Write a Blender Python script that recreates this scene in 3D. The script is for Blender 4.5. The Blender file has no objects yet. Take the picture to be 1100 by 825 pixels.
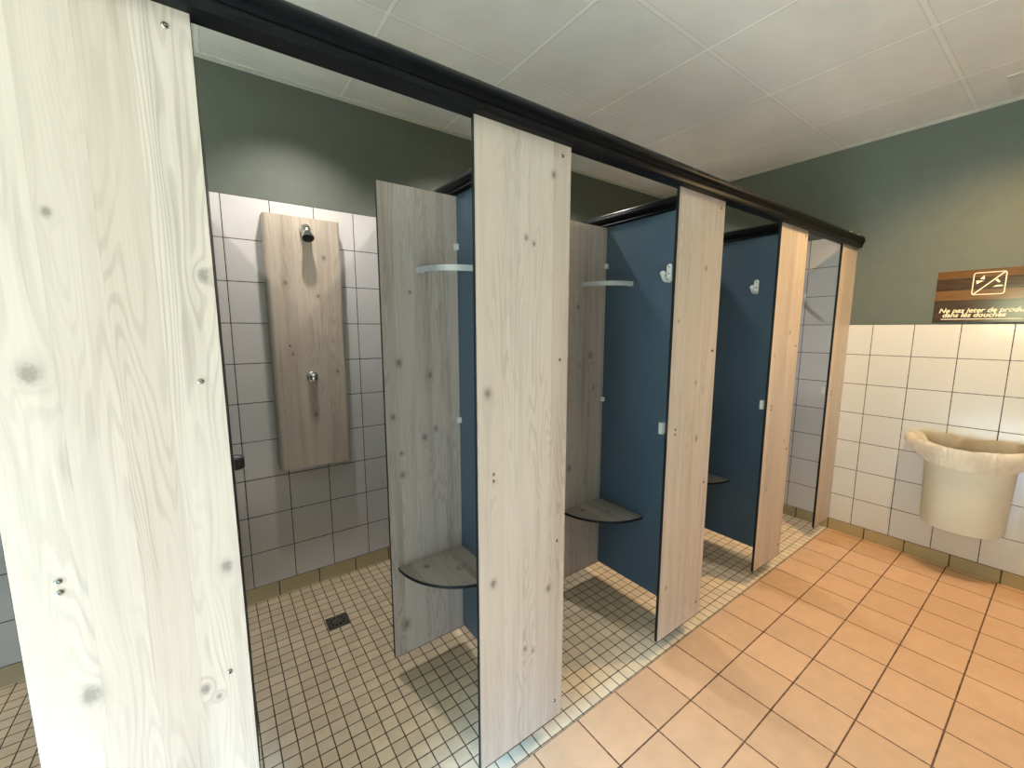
import bpy, bmesh, math, random
from mathutils import Vector, Matrix, noise
random.seed(7)
C = bpy.context.scene.collection
PI = math.pi

# ------------------------------------------------------------------ measured room
D = 1.4797            # back wall of the showers (front line of the cubicles is y = 0)
ZT = 2.0679           # top of the tiles inside the showers
ZO = 1.4679           # top of the tiles in the corridor
HB = 0.0775           # skirting height
CEIL = 2.645
XL = -6.50            # left end wall
YF = -1.80            # corridor wall behind the camera
PITCH = 0.90
TOP = 1.975           # top of the panels
BOT = 0.08            # underside of the panels

# ------------------------------------------------------------------ helpers
def lin(r, g, b):
    f = lambda c: (c/255/12.92) if c/255 <= .04045 else ((c/255+.055)/1.055)**2.4
    return (f(r), f(g), f(b), 1.0)

def bx(bm, x0, x1, y0, y1, z0, z1, mat=0):
    v = [bm.verts.new(p) for p in ((x0,y0,z0),(x1,y0,z0),(x1,y1,z0),(x0,y1,z0),
                                   (x0,y0,z1),(x1,y0,z1),(x1,y1,z1),(x0,y1,z1))]
    fs = []
    for q in ((0,3,2,1),(4,5,6,7),(0,1,5,4),(1,2,6,5),(2,3,7,6),(3,0,4,7)):
        f = bm.faces.new([v[i] for i in q]); f.material_index = mat; fs.append(f)
    return v, fs

def box_bm(x0, x1, y0, y1, z0, z1, bevel=0, seg=2):
    bm = bmesh.new(); bx(bm, x0, x1, y0, y1, z0, z1)
    if bevel:
        bmesh.ops.bevel(bm, geom=bm.edges[:], offset=bevel, segments=seg, profile=.5, affect='EDGES')
    return bm

def obj(name, bm, mats, parent=None, smooth=False, origin=None):
    """link a bmesh given in world coordinates; with a parent its own frame is the parent's"""
    me = bpy.data.meshes.new(name)
    o = bpy.data.objects.new(name, me); C.objects.link(o)
    base = Vector((0,0,0))
    if parent is not None:
        base = Vector(parent['_w']) if '_w' in parent else parent.location.copy()
        o.parent = parent
    elif origin is not None:
        base = Vector(origin); o.location = base
    bmesh.ops.translate(bm, verts=bm.verts[:], vec=-base)
    bmesh.ops.recalc_face_normals(bm, faces=bm.faces[:])
    bm.to_mesh(me); bm.free()
    for m in (mats if isinstance(mats, (list, tuple)) else [mats]):
        me.materials.append(m)
    if smooth:
        for p in me.polygons: p.use_smooth = True
        try: me.set_sharp_from_angle(angle=math.radians(40))
        except Exception: pass
    o['_w'] = tuple(base)
    return o

def thing(name, label, cat, loc, group=None):
    o = bpy.data.objects.new(name, None); C.objects.link(o)
    o.location = loc; o.empty_display_size = .05
    o['label'] = label; o['category'] = cat
    if group: o['group'] = group
    return o

def tag(o, label, cat, group=None):
    o['label'] = label; o['category'] = cat
    if group: o['group'] = group
    return o

def struct(name, bm, m, parent=None):
    o = obj(name, bm, m, parent)
    o['kind'] = 'structure'
    return o

def prism(bm, pts, axis, a, b, mat=0):
    """closed profile extruded along axis; pts are the two other coordinates in order"""
    def mk(p, t):
        if axis == 'x': return (t, p[0], p[1])
        if axis == 'y': return (p[0], t, p[1])
        return (p[0], p[1], t)
    A = [bm.verts.new(mk(p, a)) for p in pts]; B = [bm.verts.new(mk(p, b)) for p in pts]
    n = len(pts); side = []
    for i in range(n):
        f = bm.faces.new((A[i], A[(i+1) % n], B[(i+1) % n], B[i])); f.material_index = mat; side.append(f)
    f1 = bm.faces.new(A[::-1]); f2 = bm.faces.new(B); f1.material_index = f2.material_index = mat
    return side, f1, f2

def lathe(bm, prof, origin, axis, seg=32, mat=0):
    """prof: (distance along axis, radius)"""
    ax = Vector(axis).normalized(); o = Vector(origin)
    t = Vector((1,0,0)) if abs(ax.x) < .9 else Vector((0,0,1))
    e1 = ax.cross(t).normalized(); e2 = ax.cross(e1)
    rings = []
    for d, r in prof:
        if r < 1e-6: rings.append([bm.verts.new(o + ax*d)])
        else: rings.append([bm.verts.new(o + ax*d + (e1*math.cos(2*PI*i/seg) + e2*math.sin(2*PI*i/seg))*r) for i in range(seg)])
    for A, B in zip(rings, rings[1:]):
        for i in range(seg):
            j = (i+1) % seg
            q = [A[i % len(A)], A[j % len(A)], B[j % len(B)], B[i % len(B)]]
            u = []
            for v in q:
                if v not in u: u.append(v)
            if len(u) > 2:
                f = bm.faces.new(u); f.material_index = mat
    for R, rev in ((rings[0], True), (rings[-1], False)):
        if len(R) > 2:
            f = bm.faces.new(R[::-1] if rev else R); f.material_index = mat

def tube(bm, pts, rads, seg=14, mat=0):
    pts = [Vector(p) for p in pts]; rings = []
    up = None
    for i, p in enumerate(pts):
        d = (pts[min(i+1, len(pts)-1)] - pts[max(i-1, 0)]).normalized()
        if up is None:
            t = Vector((0,1,0)) if abs(d.y) < .9 else Vector((1,0,0))
            e1 = d.cross(t).normalized()
        else: e1 = (up - d*up.dot(d)).normalized()
        up = e1; e2 = d.cross(e1); r = rads[i] if isinstance(rads, (list, tuple)) else rads
        rings.append([bm.verts.new(p + (e1*math.cos(2*PI*k/seg) + e2*math.sin(2*PI*k/seg))*r) for k in range(seg)])
    for A, B in zip(rings, rings[1:]):
        for k in range(seg):
            f = bm.faces.new((A[k], A[(k+1) % seg], B[(k+1) % seg], B[k])); f.material_index = mat
    for R in (rings[0][::-1], rings[-1]):
        f = bm.faces.new(R); f.material_index = mat

# ------------------------------------------------------------------ node helpers
class NT:
    def __init__(self, name):
        self.m = bpy.data.materials.new(name); self.m.use_nodes = True
        self.t = self.m.node_tree; self.b = self.t.nodes['Principled BSDF']
    def n(self, typ, **kw):
        nd = self.t.nodes.new(typ)
        for k, v in kw.items(): setattr(nd, k, v)
        return nd
    def link(self, a, b): self.t.links.new(a, b)
    def inp(self, nd, i, v):
        if isinstance(v, bpy.types.NodeSocket): self.link(v, nd.inputs[i])
        else: nd.inputs[i].default_value = v
    def math(self, op, a, b=0.0, c=None, clamp=False):
        nd = self.n('ShaderNodeMath', operation=op, use_clamp=clamp)
        self.inp(nd, 0, a); self.inp(nd, 1, b)
        if c is not None: self.inp(nd, 2, c)
        return nd.outputs[0]
    def xyz(self, x=0.0, y=0.0, z=0.0):
        nd = self.n('ShaderNodeCombineXYZ'); self.inp(nd, 0, x); self.inp(nd, 1, y); self.inp(nd, 2, z); return nd.outputs[0]
    def sep(self, v):
        nd = self.n('ShaderNodeSeparateXYZ'); self.link(v, nd.inputs[0]); return nd.outputs
    def noise(self, vec, scale=1.0, detail=2.0, rough=.5, dist=0.0):
        nd = self.n('ShaderNodeTexNoise'); self.inp(nd, 'Vector', vec)
        nd.inputs['Scale'].default_value = scale; nd.inputs['Detail'].default_value = detail
        nd.inputs['Roughness'].default_value = rough; nd.inputs['Distortion'].default_value = dist
        return nd.outputs[0]
    def white(self, vec):
        nd = self.n('ShaderNodeTexWhiteNoise'); self.inp(nd, 'Vector', vec); return nd.outputs[0]
    def ramp(self, v, a, b, c=0.0, d=1.0, smooth=True):
        nd = self.n('ShaderNodeMapRange'); nd.interpolation_type = 'SMOOTHSTEP' if smooth else 'LINEAR'
        self.inp(nd, 0, v)
        for i, q in enumerate((a, b, c, d)): self.inp(nd, i+1, q)
        return nd.outputs[0]
    def mix(self, f, a, b, mode='MIX'):
        nd = self.n('ShaderNodeMix', data_type='RGBA', blend_type=mode)
        self.inp(nd, 0, f); self.inp(nd, 6, a); self.inp(nd, 7, b); return nd.outputs[2]
    def bump(self, h, strength=.3, dist=.002):
        nd = self.n('ShaderNodeBump'); nd.inputs['Strength'].default_value = strength
        nd.inputs['Distance'].default_value = dist; self.link(h, nd.inputs['Height'])
        self.link(nd.outputs[0], self.b.inputs['Normal'])
    def set(self, color=None, rough=None, metal=None, spec=None):
        for k, v in (('Base Color', color), ('Roughness', rough), ('Metallic', metal), ('Specular IOR Level', spec)):
            if v is not None: self.inp(self.b, k, v)
        return self.m
    def obj(self): return self.n('ShaderNodeTexCoord').outputs['Object']
    def pos(self): return self.n('ShaderNodeNewGeometry').outputs['Position']

def plain(name, col, rough=.5, metal=0.0, spec=.5, var=.04, scale=30, bump=0.0):
    t = NT(name); n = t.noise(t.obj(), scale, 3)
    f = t.ramp(n, .3, .7, 1-var, 1+var)
    g = t.mix(1.0, col, t.xyz(f, f, f), 'MULTIPLY')
    if bump: t.bump(n, bump, .001)
    return t.set(g, rough, metal, spec)

def wood(name, seed, knots=(), across='X', along='Z', light=(205,191,177), dark=(150,136,123), plank=.083, kn=.8, contrast=1.0):
    """bleached oak laminate: boards of different tone, contour-like grain, knots at given (across, along, radius)"""
    t = NT(name); s = dict(zip('XYZ', t.sep(t.obj())))
    u0, w = s[across], s[along]
    u = u0; core = None; halo = None
    for (kx, kz, r) in knots:
        dx = t.math('SUBTRACT', u0, kx); dz = t.math('SUBTRACT', w, kz)
        sx, sz = r*3.0, r*6.5
        q = t.math('ADD', t.math('POWER', t.math('ABSOLUTE', t.math('DIVIDE', dx, sx)), 2.0),
                   t.math('POWER', t.math('ABSOLUTE', t.math('DIVIDE', dz, sz)), 2.0))
        e = t.math('EXPONENT', t.math('MULTIPLY', q, -1.0))
        u = t.math('SUBTRACT', u, t.math('MULTIPLY', t.math('MULTIPLY', dx, e), .8))
        q2 = t.math('ADD', t.math('POWER', t.math('ABSOLUTE', t.math('DIVIDE', dx, r)), 2.0),
                    t.math('POWER', t.math('ABSOLUTE', t.math('DIVIDE', dz, r*1.35)), 2.0))
        e2 = t.math('EXPONENT', t.math('MULTIPLY', q2, -1.2))
        core = e2 if core is None else t.math('MAXIMUM', core, e2)
        e3 = t.math('EXPONENT', t.math('MULTIPLY', q2, -.22))
        halo = e3 if halo is None else t.math('MAXIMUM', halo, e3)
    # boards with wandering widths
    pu = t.math('ADD', t.math('DIVIDE', u0, plank), seed*3.37)
    pu = t.math('ADD', pu, t.math('MULTIPLY', t.noise(t.xyz(t.math('MULTIPLY', u0, 9.0), seed, 0.0), 1.0, 0), .9))
    pid = t.math('FLOOR', pu)
    tone = t.white(t.xyz(pid, seed, 1.3))
    sh = t.math('MULTIPLY', t.white(t.xyz(pid, seed, 7.7)), 9.0)
    edge = t.math('ABSOLUTE', t.math('SUBTRACT', t.math('FRACT', pu), .5))
    edge = t.ramp(edge, .47, .5)
    f = t.noise(t.xyz(t.math('MULTIPLY', u, 13.0), t.math('ADD', sh, seed), t.math('MULTIPLY', w, 1.25)), 1.0, 2, .45)
    ph = t.math('ADD', t.math('MULTIPLY', u, 260.0), t.math('MULTIPLY', f, 130.0))
    if halo is not None: ph = t.math('ADD', ph, t.math('MULTIPLY', halo, 9.0))
    lines = t.ramp(t.math('SINE', ph), -.2, 1.0)
    f2 = t.noise(t.xyz(t.math('MULTIPLY', u, 30.0), t.math('ADD', sh, seed+4), t.math('MULTIPLY', w, 1.1)), 1.0, 4, .6)
    fib = t.noise(t.xyz(t.math('MULTIPLY', u, 420.0), seed, t.math('MULTIPLY', w, 7.0)), 1.0, 2)
    lm = t.ramp(t.noise(t.xyz(t.math('MULTIPLY', u, 8.0), sh, t.math('MULTIPLY', w, 2.2)), 1.0, 1), .35, .7)
    k = t.math('MULTIPLY', t.math('MULTIPLY', lines, lm), .34*contrast)
    k = t.math('ADD', k, t.math('MULTIPLY', t.ramp(f2, .42, .78), .42*contrast))
    k = t.math('ADD', k, t.math('MULTIPLY', tone, .30*contrast))
    k = t.math('ADD', k, t.math('MULTIPLY', t.math('SUBTRACT', fib, .5), .35*contrast))
    k = t.math('ADD', k, t.math('MULTIPLY', edge, .10))
    if halo is not None: k = t.math('ADD', k, t.math('MULTIPLY', halo, .10))
    col = t.mix(t.math('MAXIMUM', t.math('MINIMUM', k, 1.0), 0.0), lin(*light), lin(*dark))
    hue = t.white(t.xyz(pid, seed, 3.1))
    col = t.mix(t.math('MULTIPLY', hue, .25), col, lin(184,158,136))
    if core is not None:
        brk = t.ramp(t.noise(t.xyz(u0, seed, w), 160.0, 3), .25, .75, .55, 1.1)
        col = t.mix(t.math('MINIMUM', t.math('MULTIPLY', core, brk), kn), col, lin(96,86,78))
    t.bump(t.math('ADD', t.math('MULTIPLY', lines, -.3), fib), .10, .0006)
    return t.set(col, .42, 0.0, .42)

def tiles(name, ax_u, u0, pu, ax_v, v0, pv, gw, col, grout, var=.03, rough=.12, extra_v=None, wob=.35, spec=.5, mott=0.0, coat=0.0):
    t = NT(name); s = dict(zip('XYZ', t.sep(t.pos())))
    a = t.math('DIVIDE', t.math('SUBTRACT', s[ax_u], u0), pu)
    b = t.math('DIVIDE', t.math('SUBTRACT', s[ax_v], v0), pv)
    def dist(q, p):  # distance to the nearest joint in metres
        fr = t.math('FRACT', q); return t.math('MULTIPLY', t.math('MINIMUM', fr, t.math('SUBTRACT', 1.0, fr)), p)
    d = t.math('MINIMUM', dist(a, pu), dist(b, pv))
    if extra_v is not None:
        d = t.math('MINIMUM', d, t.math('ABSOLUTE', t.math('SUBTRACT', s[ax_v], extra_v)))
    n = t.noise(t.pos(), 60.0, 2)
    d2 = t.math('ADD', d, t.math('MULTIPLY', t.math('SUBTRACT', n, .5), gw*.5))
    g = t.ramp(d2, gw*.42, gw*.75, 1.0, 0.0)
    idv = t.xyz(t.math('FLOOR', a), t.math('FLOOR', b), 2.0)
    w = t.white(idv)
    f = t.math('ADD', 1-var, t.math('MULTIPLY', w, 2*var))
    c = t.mix(1.0, col, t.xyz(f, f, f), 'MULTIPLY')
    if mott:
        m = t.ramp(t.noise(t.pos(), 14.0, 4, .6), .3, .75, 1-mott, 1+mott*.5)
        c = t.mix(1.0, c, t.xyz(m, m, m), 'MULTIPLY')
        w2 = t.white(t.xyz(t.math('FLOOR', a), t.math('FLOOR', b), 9.0))
        c = t.mix(t.math('MULTIPLY', w2, mott*1.6), c, lin(196,150,105))
    gn = t.noise(t.pos(), 9.0, 3)
    gc = t.mix(t.ramp(gn, .35, .65), grout, (grout[0]*.5, grout[1]*.48, grout[2]*.45, 1))
    c = t.mix(g, c, gc)
    r = t.math('ADD', rough, t.math('MULTIPLY', g, .6))
    h = t.math('ADD', t.ramp(d, 0.0, gw*1.3), t.math('MULTIPLY', t.noise(t.pos(), 6.0, 1), wob))
    t.bump(h, .35, .0016)
    return t.set(c, r, 0.0, spec)

# ------------------------------------------------------------------ materials
GROUT = lin(62,54,48)
M = {}
M['paint'] = plain('grey_paint', lin(93,97,88), .6, spec=.3, var=.03, scale=14, bump=.05)
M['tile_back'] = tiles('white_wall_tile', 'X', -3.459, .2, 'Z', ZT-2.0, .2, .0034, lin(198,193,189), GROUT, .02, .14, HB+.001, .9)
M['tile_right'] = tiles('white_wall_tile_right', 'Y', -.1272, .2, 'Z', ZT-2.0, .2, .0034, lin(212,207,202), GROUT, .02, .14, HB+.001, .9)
M['floor_big'] = tiles('corridor_floor_tile', 'X', -.2523, .209, 'Y', 0.0, .2027, .0046, lin(214,171,134), lin(104,76,54), .05, .30, None, .5, .5, .07)
M['floor_small'] = tiles('shower_floor_mosaic', 'X', -2.410, .05245, 'Y', .004, .0519, .0034, lin(228,207,176), lin(92,74,54), .07, .34, None, .3, .5, .10)
M['skirt_back'] = tiles('skirting_tile_back', 'X', -3.345, .201, 'Z', -3.0, 4.0, .004, lin(168,148,108), lin(60,50,38), .04, .45, None, .3, .5, .05)
M['skirt_right'] = tiles('skirting_tile_right', 'Y', -.205, .2053, 'Z', -3.0, 4.0, .006, lin(168,148,108), lin(90,74,48), .04, .45, None, .3, .5, .05)
M['black'] = plain('black_laminate_edge', lin(9,9,10), .5, spec=.3)
M['rail'] = plain('black_powder_coat', lin(9,11,13), .36, spec=.09, var=.1, scale=120)
M['blue'] = plain('dark_blue_laminate', lin(68,84,95), .36, var=.03, scale=80, spec=.4)
M['white'] = plain('white_plastic', lin(226,228,220), .3)
M['steel'] = plain('brushed_steel', lin(190,190,188), .3, 1.0)
M['alu'] = plain('satin_aluminium', lin(225,228,226), .34, .6)
M['screw'] = plain('screw_steel', lin(150,148,142), .18, 1.0)
M['chrome'] = plain('chrome', lin(215,215,215), .06, 1.0, var=.01)
M['rubber'] = plain('black_plastic', lin(12,12,12), .45)
M['nozzle'] = plain('dark_nozzle', lin(30,30,30), .5)
M['bin'] = plain('white_bin_plastic', lin(222,216,200), .5, spec=.3, var=.01)
M['lamp'] = NT('lamp_glass').m
_b = M['lamp'].node_tree.nodes['Principled BSDF']
_b.inputs['Emission Color'].default_value = (1, .93, .82, 1); _b.inputs['Emission Strength'].default_value = 12

M['lamp_warm'] = NT('warm_lamp_glass').m
_b = M['lamp_warm'].node_tree.nodes['Principled BSDF']
_b.inputs['Emission Color'].default_value = (1, .62, .34, 1); _b.inputs['Emission Strength'].default_value = 4

def ceiling_mat():
    t = NT('ceiling_panels'); s = t.sep(t.pos())
    a = t.math('DIVIDE', t.math('SUBTRACT', s[0], -2.894), .6)
    b = t.math('DIVIDE', t.math('SUBTRACT', s[1], .755), .612)
    def ds(q, p):
        fr = t.math('FRACT', t.math('ADD', q, .5)); return t.math('MULTIPLY', t.math('ABSOLUTE', t.math('SUBTRACT', fr, .5)), p)
    d = t.math('MINIMUM', ds(a, .6), ds(b, .612))
    # the runners along the rail show less than the cross bars
    bar = t.math('MAXIMUM', t.ramp(ds(a, .6), .0065, .0085, 1.0, 0.0), t.math('MULTIPLY', t.ramp(ds(b, .612), .0055, .0085, 1.0, 0.0), .4))
    gap = t.math('MULTIPLY', t.ramp(d, .0085, .0105), t.ramp(d, .0105, .0145, 1.0, 0.0))
    n = t.noise(t.pos(), 3.0, 4, .55)
    tone = t.white(t.xyz(t.math('FLOOR', a), t.math('FLOOR', b), 4.0))
    f = t.math('ADD', t.ramp(n, .3, .7, .94, 1.03), t.math('MULTIPLY', tone, .05))
    c = t.mix(1.0, lin(232,231,224), t.xyz(f, f, f), 'MULTIPLY')
    c = t.mix(t.math('MULTIPLY', bar, t.ramp(n, .3, .6, .35, 1.0)), c, lin(252,251,246)); c = t.mix(t.math('MULTIPLY', gap, .22), c, lin(120,118,110))
    h = t.math('ADD', bar, t.math('MULTIPLY', t.noise(t.pos(), 90.0, 2), .15))
    t.bump(h, .5, .002)
    return t.set(c, .6, 0, .3)
M['ceiling'] = ceiling_mat()

# ------------------------------------------------------------------ the setting
bm = bmesh.new(); bx(bm, XL, 0.0, YF, 0.0, -.05, 0.0); struct('floor', bm, M['floor_big'])
bm = bmesh.new(); bx(bm, XL, 0.0, 0.0, D, -.05, 0.0); struct('floor_showers', bm, M['floor_small'])
bm = bmesh.new(); bx(bm, XL-.1, .1, YF-.1, D+.1, CEIL, CEIL+.08); struct('ceiling', bm, M['ceiling'])

bm = bmesh.new(); bx(bm, XL-.1, .1, D+.006, D+.1, -.05, CEIL); w = struct('wall_back', bm, M['paint'])
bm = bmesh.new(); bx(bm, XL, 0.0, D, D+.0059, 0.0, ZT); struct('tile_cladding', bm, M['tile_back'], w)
bm = bmesh.new(); bx(bm, .006, .1, YF-.1, D+.006, -.05, CEIL); w = struct('wall_right', bm, M['paint'])
bm = bmesh.new(); prism(bm, [(YF, 0.0), (D, 0.0), (D, ZT), (.0005, ZT), (.0005, ZO), (YF, ZO)], 'x', 0.0, .0059)
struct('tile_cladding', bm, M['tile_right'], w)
bm = bmesh.new(); bx(bm, XL, .006, YF-.1, YF-.006, -.05, CEIL); w = struct('wall_front', bm, M['paint'])
bm = bmesh.new(); bx(bm, XL, 0.0, YF-.0059, YF, 0.0, ZO); struct('tile_cladding', bm, M['tile_back'], w)
# left end wall with the doorway to the outside
DY0, DY1, DZ = -1.60, -.10, 2.06
bm = bmesh.new()
prism(bm, [(YF-.1, -.05), (DY0, -.05), (DY0, DZ), (DY1, DZ), (DY1, -.05), (D+.1, -.05), (D+.1, CEIL), (YF-.1, CEIL)], 'x', XL-.12, XL)
struct('wall_left', bm, M['paint'])

def skirting(name, mat, pts, axis, a, b):
    bm = bmesh.new(); prism(bm, pts, axis, a, b); struct(name, bm, mat)
# sanitary cove: the face leans into the floor with a small toe
skirting('baseboard_back', M['skirt_back'], [(D, 0.0), (D, HB), (D-.007, HB), (D-.008, .016), (D-.010, .006), (D-.012, .0)], 'x', XL, -.0005)
skirting('baseboard_right', M['skirt_right'], [(0.0, 0.0), (0.0, HB), (-.007, HB), (-.008, 0.0)], 'y', YF, D-.0005)
# angle trim where the ceiling meets the walls
t_tr = plain('ceiling_trim_white', lin(196,194,184), .5)
bm = bmesh.new(); prism(bm, [(D+.006, CEIL), (D+.006, CEIL-.012), (D-.016, CEIL-.004), (D-.016, CEIL)], 'x', XL, .006); struct('trim_1', bm, t_tr)
bm = bmesh.new(); prism(bm, [(.006, CEIL), (.006, CEIL-.010), (-.014, CEIL-.003), (-.014, CEIL)], 'y', YF, D-.016); struct('trim_2', bm, t_tr)
# raised T-bars of the suspended ceiling stay in its material; a shallow access frame by the right wall
bm = bmesh.new(); prism(bm, [(-.345, -.60), (-.075, -.60), (-.075, -1.6), (-.345, -1.6)], 'z', CEIL-.004, CEIL); struct('trim_3', bm, plain('access_panel', lin(222,219,210), .6))

# ------------------------------------------------------------------ cubicle fronts
def board_bm(x0, x1, y0, y1, z0, z1, faces_axis):
    """laminate board: slot 0 on the two faces, slot 1 (black core) on all edges"""
    bm = bmesh.new(); bx(bm, x0, x1, y0, y1, z0, z1)
    bm.normal_update()
    bmesh.ops.recalc_face_normals(bm, faces=bm.faces[:])
    for f in bm.faces:
        f.material_index = 0 if abs(f.normal[faces_axis]) > .9 else 1
    bmesh.ops.bevel(bm, geom=bm.edges[:], offset=.0012, segments=1, affect='EDGES', material=1)
    return bm

def screw(parent, x, z, y=0.0):
    bm = bmesh.new(); lathe(bm, [(0, .0055), (.0014, .0052), (.0028, .0038), (.0032, .0024), (.0012, .0020), (.0012, 0)], (x, y, z), (0,-1,0), 14)
    return obj('screw', bm, M['screw'], parent, True)

def keeper(parent, x, z):
    """latch keeper behind the left edge of a front panel, standing proud of the edge"""
    bm = bmesh.new(); bx(bm, x-.018, x+.03, .0135, .0165, z-.024, z+.024)
    bx(bm, x-.018, x-.0155, .0165, .030, z-.024, z+.024)
    return obj('latch_keeper', bm, M['alu'], parent)

P = [  # left, right edge
    ('beyond', -4.740, -4.430),    ('far-left', -3.834, -3.530), ('second', -2.970, -2.632), ('third', -2.069, -1.731), ('fourth', -1.172, -.834), ('fifth', -.281, -.002)]  # first one: unseen next panel of the row, added to block daylight
KN = [
    [(.2, 1.2, .01)],
    [(.057, 1.373, .013), (.071, .804, .014), (.227, .728, .008), (.288, 1.538, .008), (.280, .972, .010), (.10, 1.62, .006), (.247, .70, .005)],
    [(.169, 1.697, .007), (.198, 1.683, .006), (.036, 1.263, .013), (.269, 1.884, .009), (.051, .688, .011), (.268, .588, .010), (.172, .414, .008), (.203, .392, .006)],
    [(.220, .963, .011), (.215, 1.691, .008), (.037, 1.471, .006), (.312, 1.348, .006), (.189, 1.213, .007), (.05, .32, .008)],
    [(.21, 1.42, .009), (.04, 1.30, .006), (.26, .80, .008), (.08, .55, .007)],
    [(.20, 1.30, .008), (.10, .70, .007)]]
LB = ['wood front panel beyond the left edge, next along the black rail',
      'large pale wood panel nearest the camera on the far left',
      'pale wood front panel between the first and second shower openings',
      'wood front panel between the second and third shower openings',
      'narrow-looking wood front panel fourth along the black rail, left of the last opening',
      'slim shaded wood panel against the right wall under the end of the black rail']
FP = []
for i, (nm, x0, x1) in enumerate(P):
    e = thing('front_panel', LB[i], 'panel', (x0, 0, 0), None)
    wm = wood('oak_front_%d' % i, -.61 + i*2.31, KN[i], kn=.62 if i == 1 else .8)
    obj('board', board_bm(x0, x1, 0.0, .013, BOT, TOP + .004, 1), [wm, M['black']], e)
    if i < 5:
        for z in (1.943, 1.345, .745, .149): screw(e, x1-.036, z)
    if i > 2: keeper(e, x0, 1.038)
    for z in (1.026, 1.006): screw(e, x0 + .053, z)
    FP.append(e)

# head rail over the fronts
def rail_profile(c, r, zc, wl, zb, n=14):
    """rounded cap over a narrower channel, groove between; (horizontal, z)"""
    pts = []
    for k in range(n+1):
        a = math.radians(-28) + math.radians(236)*k/n
        pts.append((c + r*math.cos(a), zc + r*math.sin(a)*.92))
    pts += [(c-wl*.86, zc-r*.62), (c-wl, zc-r*.80), (c-wl, zb+.003), (c-wl+.003, zb), (c+wl-.003, zb), (c+wl, zb+.003), (c+wl, zc-r*.80), (c+wl*.86, zc-r*.62)]
    return pts
bm = bmesh.new(); prism(bm, rail_profile(.0, .034, 2.019, .027, 1.974), 'x', XL+.001, -.004)
hr = thing('head_rail', 'long black rail running along the top of the shower fronts', 'rail', (-2.7, 0, 1.974))
obj('rail_bar', bm, M['rail'], hr, True)
bm = bmesh.new(); lathe(bm, [(0, .0345), (.004, .037), (.012, .037), (.015, .034)], (-.017, 0, 2.017), (1,0,0), 24); obj('end_cap', bm, M['rail'], hr, True)
bm = box_bm(-.04, -.001, .036, .075, 2.035, 2.088, .003); tag(obj('rail_bracket', bm, M['white'], None, origin=(-.02, .05, 2.035)),
    'small white block bracket on the right wall behind the end of the black rail', 'bracket')

# ------------------------------------------------------------------ blue dividers with capping rails
XD = [-4.5, -3.6, -2.7, -1.8, -.9]  # leftmost divider is out of view, added to keep daylight off the back wall
DL = ['blue partition farthest left, behind the next front panel', 'blue partition hidden behind the large left panel', 'blue partition of the first open shower, behind the wood seat corner',
      'dark blue partition in the second shower with a white hook at its front edge',
      'dark blue partition in the third shower, the one farthest to the right']
for x, lb in zip(XD, DL):
    e = thing('divider_panel', lb, 'partition', (x, .75, 0))
    obj('board', board_bm(x, x+.013, .0145, D-.004, BOT+.005, 1.9735, 0), [M['blue'], M['black']], e)
    bm = bmesh.new(); prism(bm, rail_profile(x+.0065, .036, 2.004, .030, 1.972), 'y', .0355, D-.002)
    obj('top_rail', bm, M['rail'], e, True)

# ------------------------------------------------------------------ wood screens across the dry area
SX = [(-3.025, -2.7), (-2.125, -1.8), (-1.225, -.9)]
SK = [[(.062, 1.31, .012), (.19, 1.255, .010), (.03, 1.10, .010), (.06, .86, .010), (.16, 1.0, .011), (.21, 1.03, .009), (.055, .21, .016), (.115, 1.58, .006), (.06, .95, .008)],
      [(.12, 1.55, .010), (.22, 1.30, .012), (.25, 1.12, .010), (.08, .70, .012)],
      [(.10, 1.2, .01)]]
SL = ['grey-brown wood screen standing in the first open shower, its left edge free',
      'wood screen inside the second shower, seen behind the pale front panel',
      'wood screen inside the third shower, almost hidden behind its front panel']
YS = .588
for i, (x0, x1) in enumerate(SX):
    e = thing('screen_panel', SL[i], 'screen', (x0, YS, 0))
    wm = wood('oak_screen_%d' % i, 21.3 + i*1.9, SK[i], light=(190,179,168), dark=(130,120,112), contrast=1.15)
    obj('board', board_bm(x0, x1-.0005, YS, YS+.013, BOT, 1.969, 1), [wm, M['black']], e)
    for z in (1.77, 1.054):
        bm = box_bm(x1-.018, x1-.0006, YS-.016, YS-.0002, z-.012, z+.012, .002)
        obj('angle_bracket', bm, M['white'], e, True)

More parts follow.
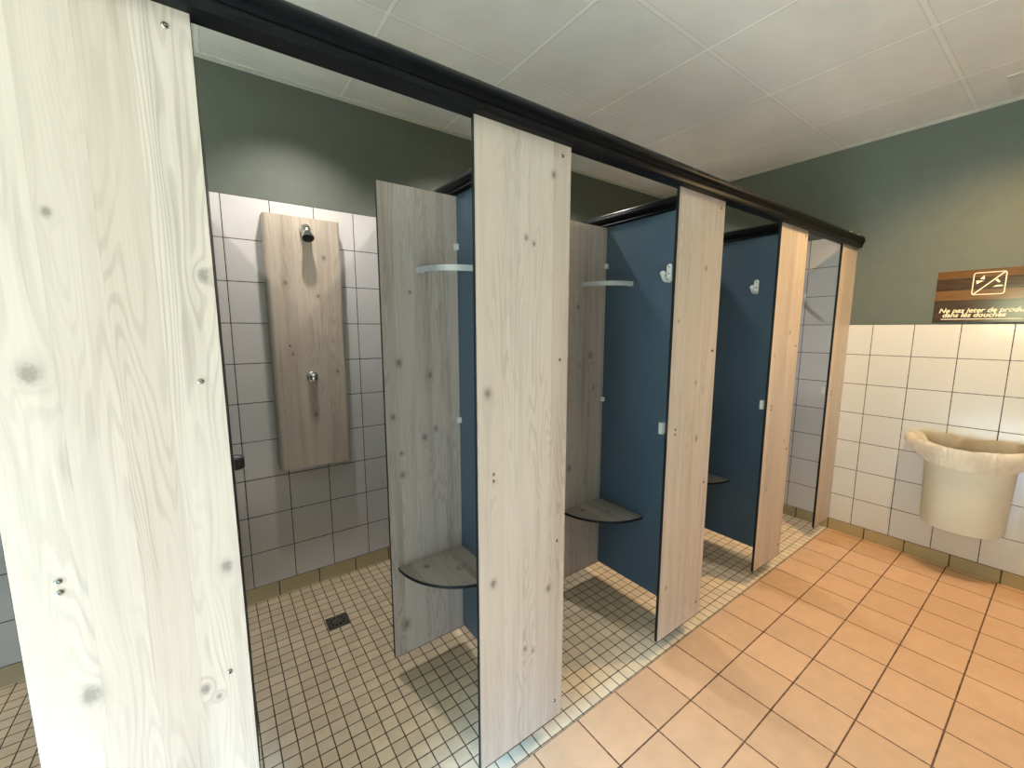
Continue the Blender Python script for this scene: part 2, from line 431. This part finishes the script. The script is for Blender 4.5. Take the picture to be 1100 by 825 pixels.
# ------------------------------------------------------------------ quarter round seats and aluminium rails in the corner
ST = ['quarter-round wood corner seat with black edge in the first open shower', 'quarter-round wood corner seat in the second shower, against the dark blue partition',
      'wood corner seat in the third shower, only its tip showing']
RT = ['curved aluminium rail above the corner seat of the first open shower', 'curved aluminium rail above the corner seat of the second shower']
for i in range(3):
    cx, cy = XD[i+2]-.0006, YS-.0006
    R, z0, z1 = .296, .463, .476
    e = thing('corner_bench', ST[i], 'bench', (cx, cy, z0))
    pts = [(cx, cy)] + [(cx - R*math.cos(a), cy - R*math.sin(a)) for a in [PI/2*k/28 for k in range(29)]]
    bm = bmesh.new(); side, f1, f2 = prism(bm, pts, 'z', z0, z1)
    for f in side: f.material_index = 1
    obj('seat_board', bm, [wood('oak_seat_%d' % i, 40.2+i, [(-.2, -.06, .012), (-.1, -.15, .009)], 'X', 'Y', light=(196,185,174), dark=(128,118,110), contrast=1.3), M['black']], e)
    for (ax, ay) in ((-.20, 0), (0, -.20)):
        bm = bmesh.new()
        if ay == 0: bx(bm, cx-.225, cx-.185, cy-.03, cy, z0-.003, z0); bx(bm, cx-.225, cx-.185, cy-.003, cy, z0-.03, z0-.003)
        else: bx(bm, cx-.03, cx, cy-.225, cy-.185, z0-.003, z0); bx(bm, cx-.003, cx, cy-.225, cy-.185, z0-.03, z0-.003)
        obj('support_bracket', bm, M['alu'], e)
    if i < 2:
        r, z0, z1 = .176, 1.655, 1.677
        e = thing('corner_rail', RT[i], 'rail', (cx, cy, z0))
        bm = bmesh.new()
        an = [PI/2*k/32 for k in range(33)]
        pts = [(cx - r*math.cos(a), cy - r*math.sin(a)) for a in an] + [(cx-(r-.004)*math.cos(a), cy-(r-.004)*math.sin(a)) for a in an[::-1]]
        prism(bm, pts, 'z', z0, z1); obj('curved_band', bm, M['alu'], e, True)
        for d in (0, 1):
            bm = box_bm(cx-r-.004, cx-r+.026, cy-.003, cy, z0, z1, .001) if d == 0 else box_bm(cx-.003, cx, cy-r-.004, cy-r+.026, z0, z1, .001)
            obj('end_flange', bm, M['alu'], e)

# ------------------------------------------------------------------ coat hooks
def hook(x, y, zt, label):
    e = thing('coat_hook', label, 'hook', (x, y, zt-.085), 'white coat hooks')
    w, h = .0125, .085
    pts = []
    for k in range(13): a = PI*k/12; pts.append((y + w*math.cos(a), zt - w + w*math.sin(a)))
    for k in range(13): a = PI + PI*k/12; pts.append((y + w*math.cos(a), zt - h + w + w*math.sin(a)))
    bm = bmesh.new(); side, f1, f2 = prism(bm, pts, 'x', x-.007, x-.0002)
    bmesh.ops.bevel(bm, geom=list(f1.edges), offset=.002, segments=2, affect='EDGES')
    obj('back_plate', bm, M['white'], e, True)
    bm = bmesh.new(); zc = zt-h+.016
    path = [(x-.004, y, zc)]
    for k in range(15):
        a = -PI/2 - (-PI/2)*0 ; th = PI*1.0*k/14
        path.append((x-.010-.021*(1-math.cos(th)) , y, zc+.004-.018*math.sin(th) + .018*k/14))
    rad = [.010]*len(path)
    tube(bm, path, rad, 16)
    p = path[-1]; bmesh.ops.create_uvsphere(bm, u_segments=18, v_segments=12, radius=.0128, matrix=Matrix.Translation(p))
    obj('hook_arm', bm, M['white'], e, True)
    for dz in (.014, .044):
        bm = bmesh.new(); lathe(bm, [(0, .0032), (.0008, .003), (.0012, 0)], (x-.007, y, zt-dz), (-1,0,0), 12); obj('screw', bm, M['nozzle'], e)
hook(-1.8, .205, 1.738, 'white coat hook on the dark blue partition of the second shower')
hook(-.9, .220, 1.728, 'white coat hook on the dark blue partition of the third shower')
hook(0.0, .285, 1.700, 'white coat hook on the tiled right wall, half hidden behind a wood panel')

# ------------------------------------------------------------------ inward opened door of the first shower
e = thing('shower_door', 'inward-opened shower door seen edge-on as a thin black line at the right edge of the big left panel', 'door', (-3.5405, .018, 0))
e.rotation_euler = (0, 0, 0)
bm = bmesh.new(); ang = math.radians(90-2.6)
bx(bm, 0, .545, 0, .013, .09, 1.955)
for f in bm.faces: f.material_index = 0
bmesh.ops.bevel(bm, geom=bm.edges[:], offset=.0012, segments=1, affect='EDGES')
bmesh.ops.rotate(bm, verts=bm.verts[:], cent=(0,0,0), matrix=Matrix.Rotation(ang, 3, 'Z'))
bmesh.ops.translate(bm, verts=bm.verts[:], vec=(-3.5405, .018, 0))
obj('door_leaf', bm, [M['black']], e)
bm = bmesh.new(); lathe(bm, [(0, .024), (.010, .024), (.022, .021), (.026, .017), (.0265, 0)], (-3.5155, .530, 1.035), (1, 0, 0), 24)
obj('latch_knob', bm, M['rubber'], e, True)

# ------------------------------------------------------------------ shower panel
SPX0, SPX1, SPZ0, SPZ1, SPY = -3.302, -2.953, .712, 1.990, 1.395
e = thing('shower_panel', 'tall wood shower panel with chrome head and button on the white tiles', 'shower panel', (SPX0, SPY, SPZ0))
rr = .022; pts = []
for (qx, qy, a0) in ((SPX1-rr, SPY+rr, 0), (SPX0+rr, SPY+rr, -90)):
    for k in range(9):
        a = math.radians(a0 - 90*k/8)
        pts.append((qx + rr*math.cos(a), qy + rr*math.sin(a)))
pts = [(SPX1, D-.001)] + pts + [(SPX0, D-.001)]
bm = bmesh.new(); prism(bm, pts, 'z', SPZ0, SPZ1)
obj('cover', bm, wood('oak_shower_panel', 61.7, [(.263, 1.09, .009), (.078, .955, .010), (.225, .895, .008), (.30, .50, .009), (.09, .60, .006), (.18, .28, .008)], contrast=.9, light=(196,182,165), dark=(140,126,112)), e, True)
hx, hz = -3.118, 1.918
bm = bmesh.new()
lathe(bm, [(0, .030), (.004, .030), (.010, .027), (.022, .025), (.030, .022), (.038, .012), (.040, 0)], (hx, SPY, hz+.012), (0, -1, 0), 28)
ax = Vector((0, -.50, -.86))
lathe(bm, [(-.012, 0), (-.010, .012), (0, .020), (.012, .0215), (.024, .0205), (.028, .024), (.048, .029), (.056, .030), (.058, .028)], (hx, SPY-.030, hz+.012), ax, 28)
sh = obj('shower_head', bm, M['chrome'], e, True)
bm = bmesh.new(); lathe(bm, [(0, .0272), (.003, .025), (.004, .012), (.0045, 0)], Vector((hx, SPY-.030, hz+.012)) + ax.normalized()*.0575, ax, 28)
obj('nozzle_face', bm, M['nozzle'], sh, True)
bm = bmesh.new(); lathe(bm, [(0, .029), (.003, .029), (.008, .025), (.009, .0205), (.036, .0205), (.042, .018), (.046, .011), (.047, 0)], (-3.128, SPY, 1.192), (0, -1, 0), 28)
obj('push_button', bm, M['chrome'], e, True)
bm = bmesh.new(); lathe(bm, [(0, .0045), (.0008, .0045), (.001, 0)], (-3.222, SPY, 1.355), (0,-1,0), 12); obj('screw_hole', bm, M['rubber'], e)

# ------------------------------------------------------------------ floor drain
def drain_mat():
    t = NT('drain_grate'); s = t.sep(t.obj())
    r = t.math('SQRT', t.math('ADD', t.math('MULTIPLY', s[0], s[0]), t.math('MULTIPLY', s[1], s[1])))
    a = t.math('ARCTAN2', s[1], s[0])
    sp = t.ramp(t.math('COSINE', t.math('MULTIPLY', a, 10.0)), .0, .35)
    band = t.math('MULTIPLY', t.ramp(r, .0235, .0255), t.ramp(r, .0345, .0365, 1.0, 0.0))
    hole = t.math('MULTIPLY', sp, band)
    c = t.mix(hole, lin(128,124,116), lin(12,11,10))
    return t.set(c, .4, .85)
dx, dy = -3.1435, 1.070
e = thing('floor_drain', 'small square metal drain in the floor of the first open shower', 'drain', (dx, dy, 0))
bm = box_bm(dx-.0485, dx+.0485, dy-.0485, dy+.0485, .0002, .003, .001, 1); obj('drain_frame', bm, plain('drain_steel', lin(108,102,94), .45, .8), e)
bm = bmesh.new(); lathe(bm, [(.0031, .043), (.0045, .042), (.0045, .0)], (dx, dy, 0), (0,0,1), 40); obj('round_grate', bm, drain_mat(), e)

# ------------------------------------------------------------------ wall bin with its bag
BY = -.638
def dloop(hw, dep, x0=-.004, n=72, m=20, p=2.3):
    """D-shaped plan outline: rounded front, straight back on the wall; (x, y)"""
    L = []
    for k in range(n+1):
        a = PI*k/n; c, s = math.cos(a), math.sin(a)
        L.append((x0 - dep*abs(s)**(2/p), BY + hw*math.copysign(abs(c)**(2/p), c)))
    for k in range(1, m): L.append((x0, BY - hw + 2*hw*k/m))
    return L
def loft(bm, loops, cap0=False, cap1=False):
    R = [[bm.verts.new(p) for p in l] for l in loops]
    for A, B in zip(R, R[1:]):
        for k in range(len(A)): bm.faces.new((A[k], A[(k+1) % len(A)], B[(k+1) % len(A)], B[k]))
    if cap0: bm.faces.new(R[0][::-1])
    if cap1: bm.faces.new(R[-1])
    return R
e = thing('wall_bin', 'white half-round waste bin hung on the tiled right wall', 'bin', (0, BY, .285))
bm = bmesh.new(); lo = []
for z, hw, dep in ((.285, .166, .196), (.288, .170, .202), (.30, .172, .205), (.45, .176, .212), (.60, .181, .220), (.745, .186, .228), (.745, .180, .222), (.55, .174, .212), (.32, .166, .198)):
    lo.append([(x, y, z) for x, y in dloop(hw, dep)])
loft(bm, lo, True, True); obj('bin_body', bm, M['bin'], e, True)
bm = bmesh.new(); lo = []
for z, g in ((.725, .001), (.727, .006), (.750, .008), (.754, .004), (.754, -.006)):
    lo.append([(x, y, z) for x, y in dloop(.186+g, .228+g)])
loft(bm, lo); obj('rim', bm, M['bin'], e, True)

def liner_mat():
    t = NT('bin_bag_plastic'); n = t.noise(t.obj(), 9.0, 4, .6)
    m = t.m; nt = t.t
    t.set(lin(246,242,236), .25, 0.0, .5)
    tr = t.n('ShaderNodeBsdfTranslucent'); tr.inputs[0].default_value = lin(250,246,240)
    tp = t.n('ShaderNodeBsdfTransparent'); tp.inputs[0].default_value = (1, .98, .95, 1)
    m1 = t.n('ShaderNodeMixShader'); m1.inputs[0].default_value = .35
    t.link(t.b.outputs[0], m1.inputs[1]); t.link(tr.outputs[0], m1.inputs[2])
    m2 = t.n('ShaderNodeMixShader'); t.link(t.ramp(n, .3, .7, .12, .38), m2.inputs[0])
    t.link(m1.outputs[0], m2.inputs[1]); t.link(tp.outputs[0], m2.inputs[2])
    t.link(m2.outputs[0], nt.nodes['Material Output'].inputs[0])
    return m
bm = bmesh.new(); lo = []
# (height, outward offset on the front, outward offset on the two wings)
rings = [(.40, -.050, -.050), (.58, -.036, -.036), (.70, -.020, -.020), (.757, -.006, -.004), (.772, .001, .014), (.780, .006, .032), (.782, .011, .050),
         (.774, .014, .066), (.758, .015, .075), (.738, .015, .074), (.716, .015, .062), (.696, .015, .046), (.678, .015, .032), (.664, .014, .022), (.661, .011, .018)]
base = dloop(.186, .228, -.010, 168, 40)
for j, (z, gf, gs) in enumerate(rings):
    L = []; amp = min(1, max(0, j-1)/5)
    for k, (x, y) in enumerate(base):
        a = math.atan2(y-BY, -(x+.05))
        nx = -math.cos(a); ny = math.sin(a); wing = abs(ny)**2.2
        w = noise.noise(Vector((math.cos(a)*2.6, math.sin(a)*2.6, j*.16)))
        w2 = noise.noise(Vector((math.cos(a)*8+5, math.sin(a)*8, j*.10)))
        w3 = noise.noise(Vector((math.cos(a)*22+9, math.sin(a)*22, j*.16+2)))
        gg = gf + (gs-gf)*wing + amp*(.006*w + .007*w2*(.4+wing) + .003*w3)
        X = x + (nx*gg if x < -.02 else 0)
        Y = y + ny*gg*(1.25 if ny > 0 else 1.0)
        Z = z + amp*(.008*w + .004*w2) + (.018*wing*amp if j > 4 else 0) + (.020 if x > -.02 and j > 3 else 0)
        L.append((min(X, -.0065), Y, Z))
    lo.append(L)
loft(bm, lo, True)
tag(obj('bin_liner', bm, liner_mat(), None, True, origin=(-.1, BY, .40)), 'translucent white bin bag folded over the rim of the wall bin', 'bin bag')

# ------------------------------------------------------------------ notice on the right wall
SY0, SY1, SZ0, SZ1 = -.401, -.821, 1.4785, 1.7725
def sign_mat():
    t = NT('notice_wood_print'); s = t.sep(t.obj())
    y, z = s[1], s[2]
    row = t.math('FLOOR', t.math('DIVIDE', z, .062))
    fr = t.math('FRACT', t.math('DIVIDE', z, .062))
    tone = t.white(t.xyz(row, 3.0, 0.0))
    g = t.noise(t.xyz(0.0, t.math('MULTIPLY', y, 7.0), t.math('MULTIPLY', z, 90.0)), 1.0, 4, .6)
    k = t.math('ADD', t.math('MULTIPLY', tone, .5), t.math('MULTIPLY', g, .6))
    c = t.mix(t.ramp(k, .25, .95), lin(40,23,11), lin(112,74,34))
    c = t.mix(t.ramp(t.math('MINIMUM', fr, t.math('SUBTRACT', 1.0, fr)), 0.0, .07, .8, 0.0), c, lin(20,11,6))
    return t.set(c, .14, 0, .38)
e = thing('notice_sign', 'brown wood-look notice with white crossed-out pictogram on the grey wall above the bin', 'sign', (0, SY0, SZ0))
bm = bmesh.new(); bx(bm, -.0005, .0058, SY1, SY0, SZ0, SZ1); obj('sign_board', bm, sign_mat(), e)
cream = plain('sign_cream_print', lin(236,222,196), .4)
# pictogram frame (rounded square outline)
py, pz, hs, rc, th = -.608, 1.694, .0625, .013, .0045
def rsq(h, r): 
    L = []
    for (sy, sz, a0) in ((1,1,0), (-1,1,90), (-1,-1,180), (1,-1,270)):
        for k in range(7):
            a = math.radians(a0 + 90*k/6); L.append((py + sy*(h-r) + r*math.cos(a), pz + sz*(h-r) + r*math.sin(a)))
    return L
bm = bmesh.new(); o_, i_ = rsq(hs, rc), rsq(hs-th, rc-th)
for x in (-.0012,):
    A = [bm.verts.new((x, p[0], p[1])) for p in o_]; B = [bm.verts.new((x, p[0], p[1])) for p in i_]
    A2 = [bm.verts.new((-.0005, p[0], p[1])) for p in o_]; B2 = [bm.verts.new((-.0005, p[0], p[1])) for p in i_]
n = len(o_)
for k in range(n):
    j = (k+1) % n
    bm.faces.new((A[k], A[j], B[j], B[k])); bm.faces.new((A[k], A2[k], A2[j], A[j])); bm.faces.new((B[k], B[j], B2[j], B2[k]))
obj('pictogram_frame', bm, cream, e)
def flat(name, pts):
    bm = bmesh.new(); prism(bm, pts, 'x', -.0013, -.0006); obj(name, bm, cream, e)
t2 = .0042
flat('slash', [(py+.060, pz-.060+t2*0), (py+.060-t2*1.4, pz-.062), (py-.060, pz+.060), (py-.060+t2*1.4, pz+.062)][::1])
flat('pictogram_shape', [(py+.050, pz+.018), (py+.047, pz-.002), (py+.020, pz+.016)])
flat('pictogram_shape', [(py+.036, pz+.026), (py+.020, pz+.046), (py+.018, pz+.022)])
flat('pictogram_shape', [(py-.030, pz+.022), (py-.042, pz+.006), (py-.036, pz+.000), (py-.022, pz+.014)])
flat('pictogram_shape', [(py-.016, pz-.022), (py-.028, pz-.012), (py-.052, pz-.012), (py-.052, pz-.020)])
def text(body, y, z, size, shear=.25):
    cu = bpy.data.curves.new('lettering', 'FONT'); cu.body = body; cu.size = size; cu.shear = shear; cu.extrude = .0003
    cu.offset = .0008
    o = bpy.data.objects.new('lettering', cu); C.objects.link(o)
    dg = bpy.context.evaluated_depsgraph_get(); dg.update()
    me = bpy.data.meshes.new_from_object(o.evaluated_get(dg)); bpy.data.objects.remove(o)
    me.transform(Matrix(((0,0,-1,0),(-1,0,0,0),(0,1,0,0),(0,0,0,1))))
    me.transform(Matrix.Translation((-.0010, y-SY0, z-SZ0)))
    q = bpy.data.objects.new('lettering', me); C.objects.link(q); q.parent = e
    me.materials.clear(); me.materials.append(cream); return q
text('Ne pas jeter de produits', -.424, 1.5345, .036)
text('dans les douches', -.440, 1.5085, .036)
flat('underline', [(-.437, 1.4945), (-.437, 1.4985), (-.785, 1.4985), (-.785, 1.4945)])

# ------------------------------------------------------------------ recessed ceiling lamps
def downlight(x, y, label, group, col):
    e = thing('ceiling_downlight', label, 'lamp', (x, y, CEIL), group)
    bm = bmesh.new(); lathe(bm, [(0, .048), (-.004, .048), (-.006, .044), (-.004, .036), (-.0015, .034), (-.0015, 0)], (x, y, CEIL), (0,0,1), 32)
    for f in bm.faces:
        f.material_index = 0
    obj('trim_ring', bm, [M['white']], e, True)
    bm = bmesh.new(); lathe(bm, [(-.0018, .033), (-.0026, .031), (-.0030, 0)], (x, y, CEIL), (0,0,1), 28); obj('lens', bm, M['lamp_warm'] if col else M['lamp'], e, True)

def spot(x, y, z, power, col, size=150, blend=.9, r=.025):
    l = bpy.data.lights.new('lamp_light', 'SPOT'); l.energy = power; l.color = col
    l.spot_size = math.radians(size); l.spot_blend = blend; l.shadow_soft_size = r
    o = bpy.data.objects.new('lamp_light', l); C.objects.link(o); o.location = (x, y, z); return o
STALL = (1.0, .95, .90)
for k, x in enumerate((-4.05, -3.15, -2.25, -1.35, -.45)):
    spot(x, 1.07, CEIL-.02, 60, STALL, 120, .85)
WARM = (1.0, .68, .33)
spot(-.735, -.72, CEIL-.022, 132, WARM, 152, 1.0, .03)
downlight(-.735, -.72, 'warm glowing recessed ceiling lamp at the upper right edge', None, 'warm')
SL_ = ['above the first open shower', 'above the second shower', 'above the third shower', 'above the last shower by the right wall']
for x, w_ in zip((-3.15, -2.25, -1.35, -.45), SL_):
    downlight(x, 1.07, 'recessed ceiling lamp ' + w_, 'ceiling lamps over the showers', None)

# ------------------------------------------------------------------ daylight through the doorway at the left end
def area(x, y, z, sy, sz, power, col, rot):
    l = bpy.data.lights.new('daylight', 'AREA'); l.shape = 'RECTANGLE'; l.size = sz; l.size_y = sy; l.energy = power; l.color = col
    o = bpy.data.objects.new('daylight', l); C.objects.link(o); o.location = (x, y, z); o.rotation_euler = rot; return o
yc = (DY0+DY1)/2
# sky light slants down through the opening, the light thrown back by the greenery is tilted up to brighten the ceiling
sky = area(XL-.10, yc, 1.40, DY1-DY0, 1.2, 1350, (.30, .60, 1.0), (0, -PI/2 + math.radians(61), 0)); sky.data.spread = math.radians(89)
grn = area(XL-.06, yc, 1.70, DY1-DY0, .70, 72, (.92, 1.0, .62), (0, -PI/2 - math.radians(42), 0)); grn.data.spread = math.radians(140)
bm = bmesh.new(); bx(bm, XL-9, XL-.12, -9, 8, -.12, -.06); struct('outside_ground', bm, plain('pale_paving', lin(190,188,180), .8))
bm = bmesh.new(); bmesh.ops.create_grid(bm, x_segments=60, y_segments=24, size=1)
for v in bm.verts:
    y, z = v.co.x*5, (v.co.y+1)*1.5 - .06
    v.co = (XL-4.5 + .35*noise.noise(Vector((y*1.5, z*1.5, 0))) + .18*noise.noise(Vector((y*6, z*6, 3))) + .25*z*.3, y-.7, z)
hd = struct('outside_hedge', bm, plain('hedge_leaves', lin(110,140,50), .7, var=.5, scale=25))

wd = bpy.data.worlds.new('sky'); bpy.context.scene.world = wd; wd.use_nodes = True
bg = wd.node_tree.nodes['Background']; bg.inputs[0].default_value = (.75, .88, 1.0, 1); bg.inputs[1].default_value = 1.0

# ------------------------------------------------------------------ camera (fitted to the tile grid)
cam = bpy.data.cameras.new('camera'); co = bpy.data.objects.new('camera', cam); C.objects.link(co)
cam.sensor_width = 36; cam.sensor_fit = 'HORIZONTAL'; cam.lens = 444.19246/1100*36; cam.clip_start = .01
yaw, pit, rol = .62761, -.13363, .00022
f = Vector((math.sin(yaw)*math.cos(pit), math.cos(yaw)*math.cos(pit), math.sin(pit)))
r = Vector((math.cos(yaw), -math.sin(yaw), 0)); u = r.cross(f)
r, u = r*math.cos(rol) + u*math.sin(rol), u*math.cos(rol) - r*math.sin(rol)
co.matrix_world = Matrix(((r.x, u.x, -f.x, -3.54508), (r.y, u.y, -f.y, -.9571), (r.z, u.z, -f.z, 1.44261), (0,0,0,1)))
sc = bpy.context.scene; sc.camera = co
sc.view_settings.view_transform = 'Standard'; sc.view_settings.look = 'None'
sc.view_settings.gamma = 1; sc.view_settings.use_curve_mapping = False; sc.view_settings.exposure = 0.08
sc.cycles.use_denoising = True; sc.cycles.max_bounces = 10; sc.cycles.diffuse_bounces = 6
sc.cycles.sample_clamp_indirect = 8
for o in bpy.data.objects:
    if '_w' in o: del o['_w']
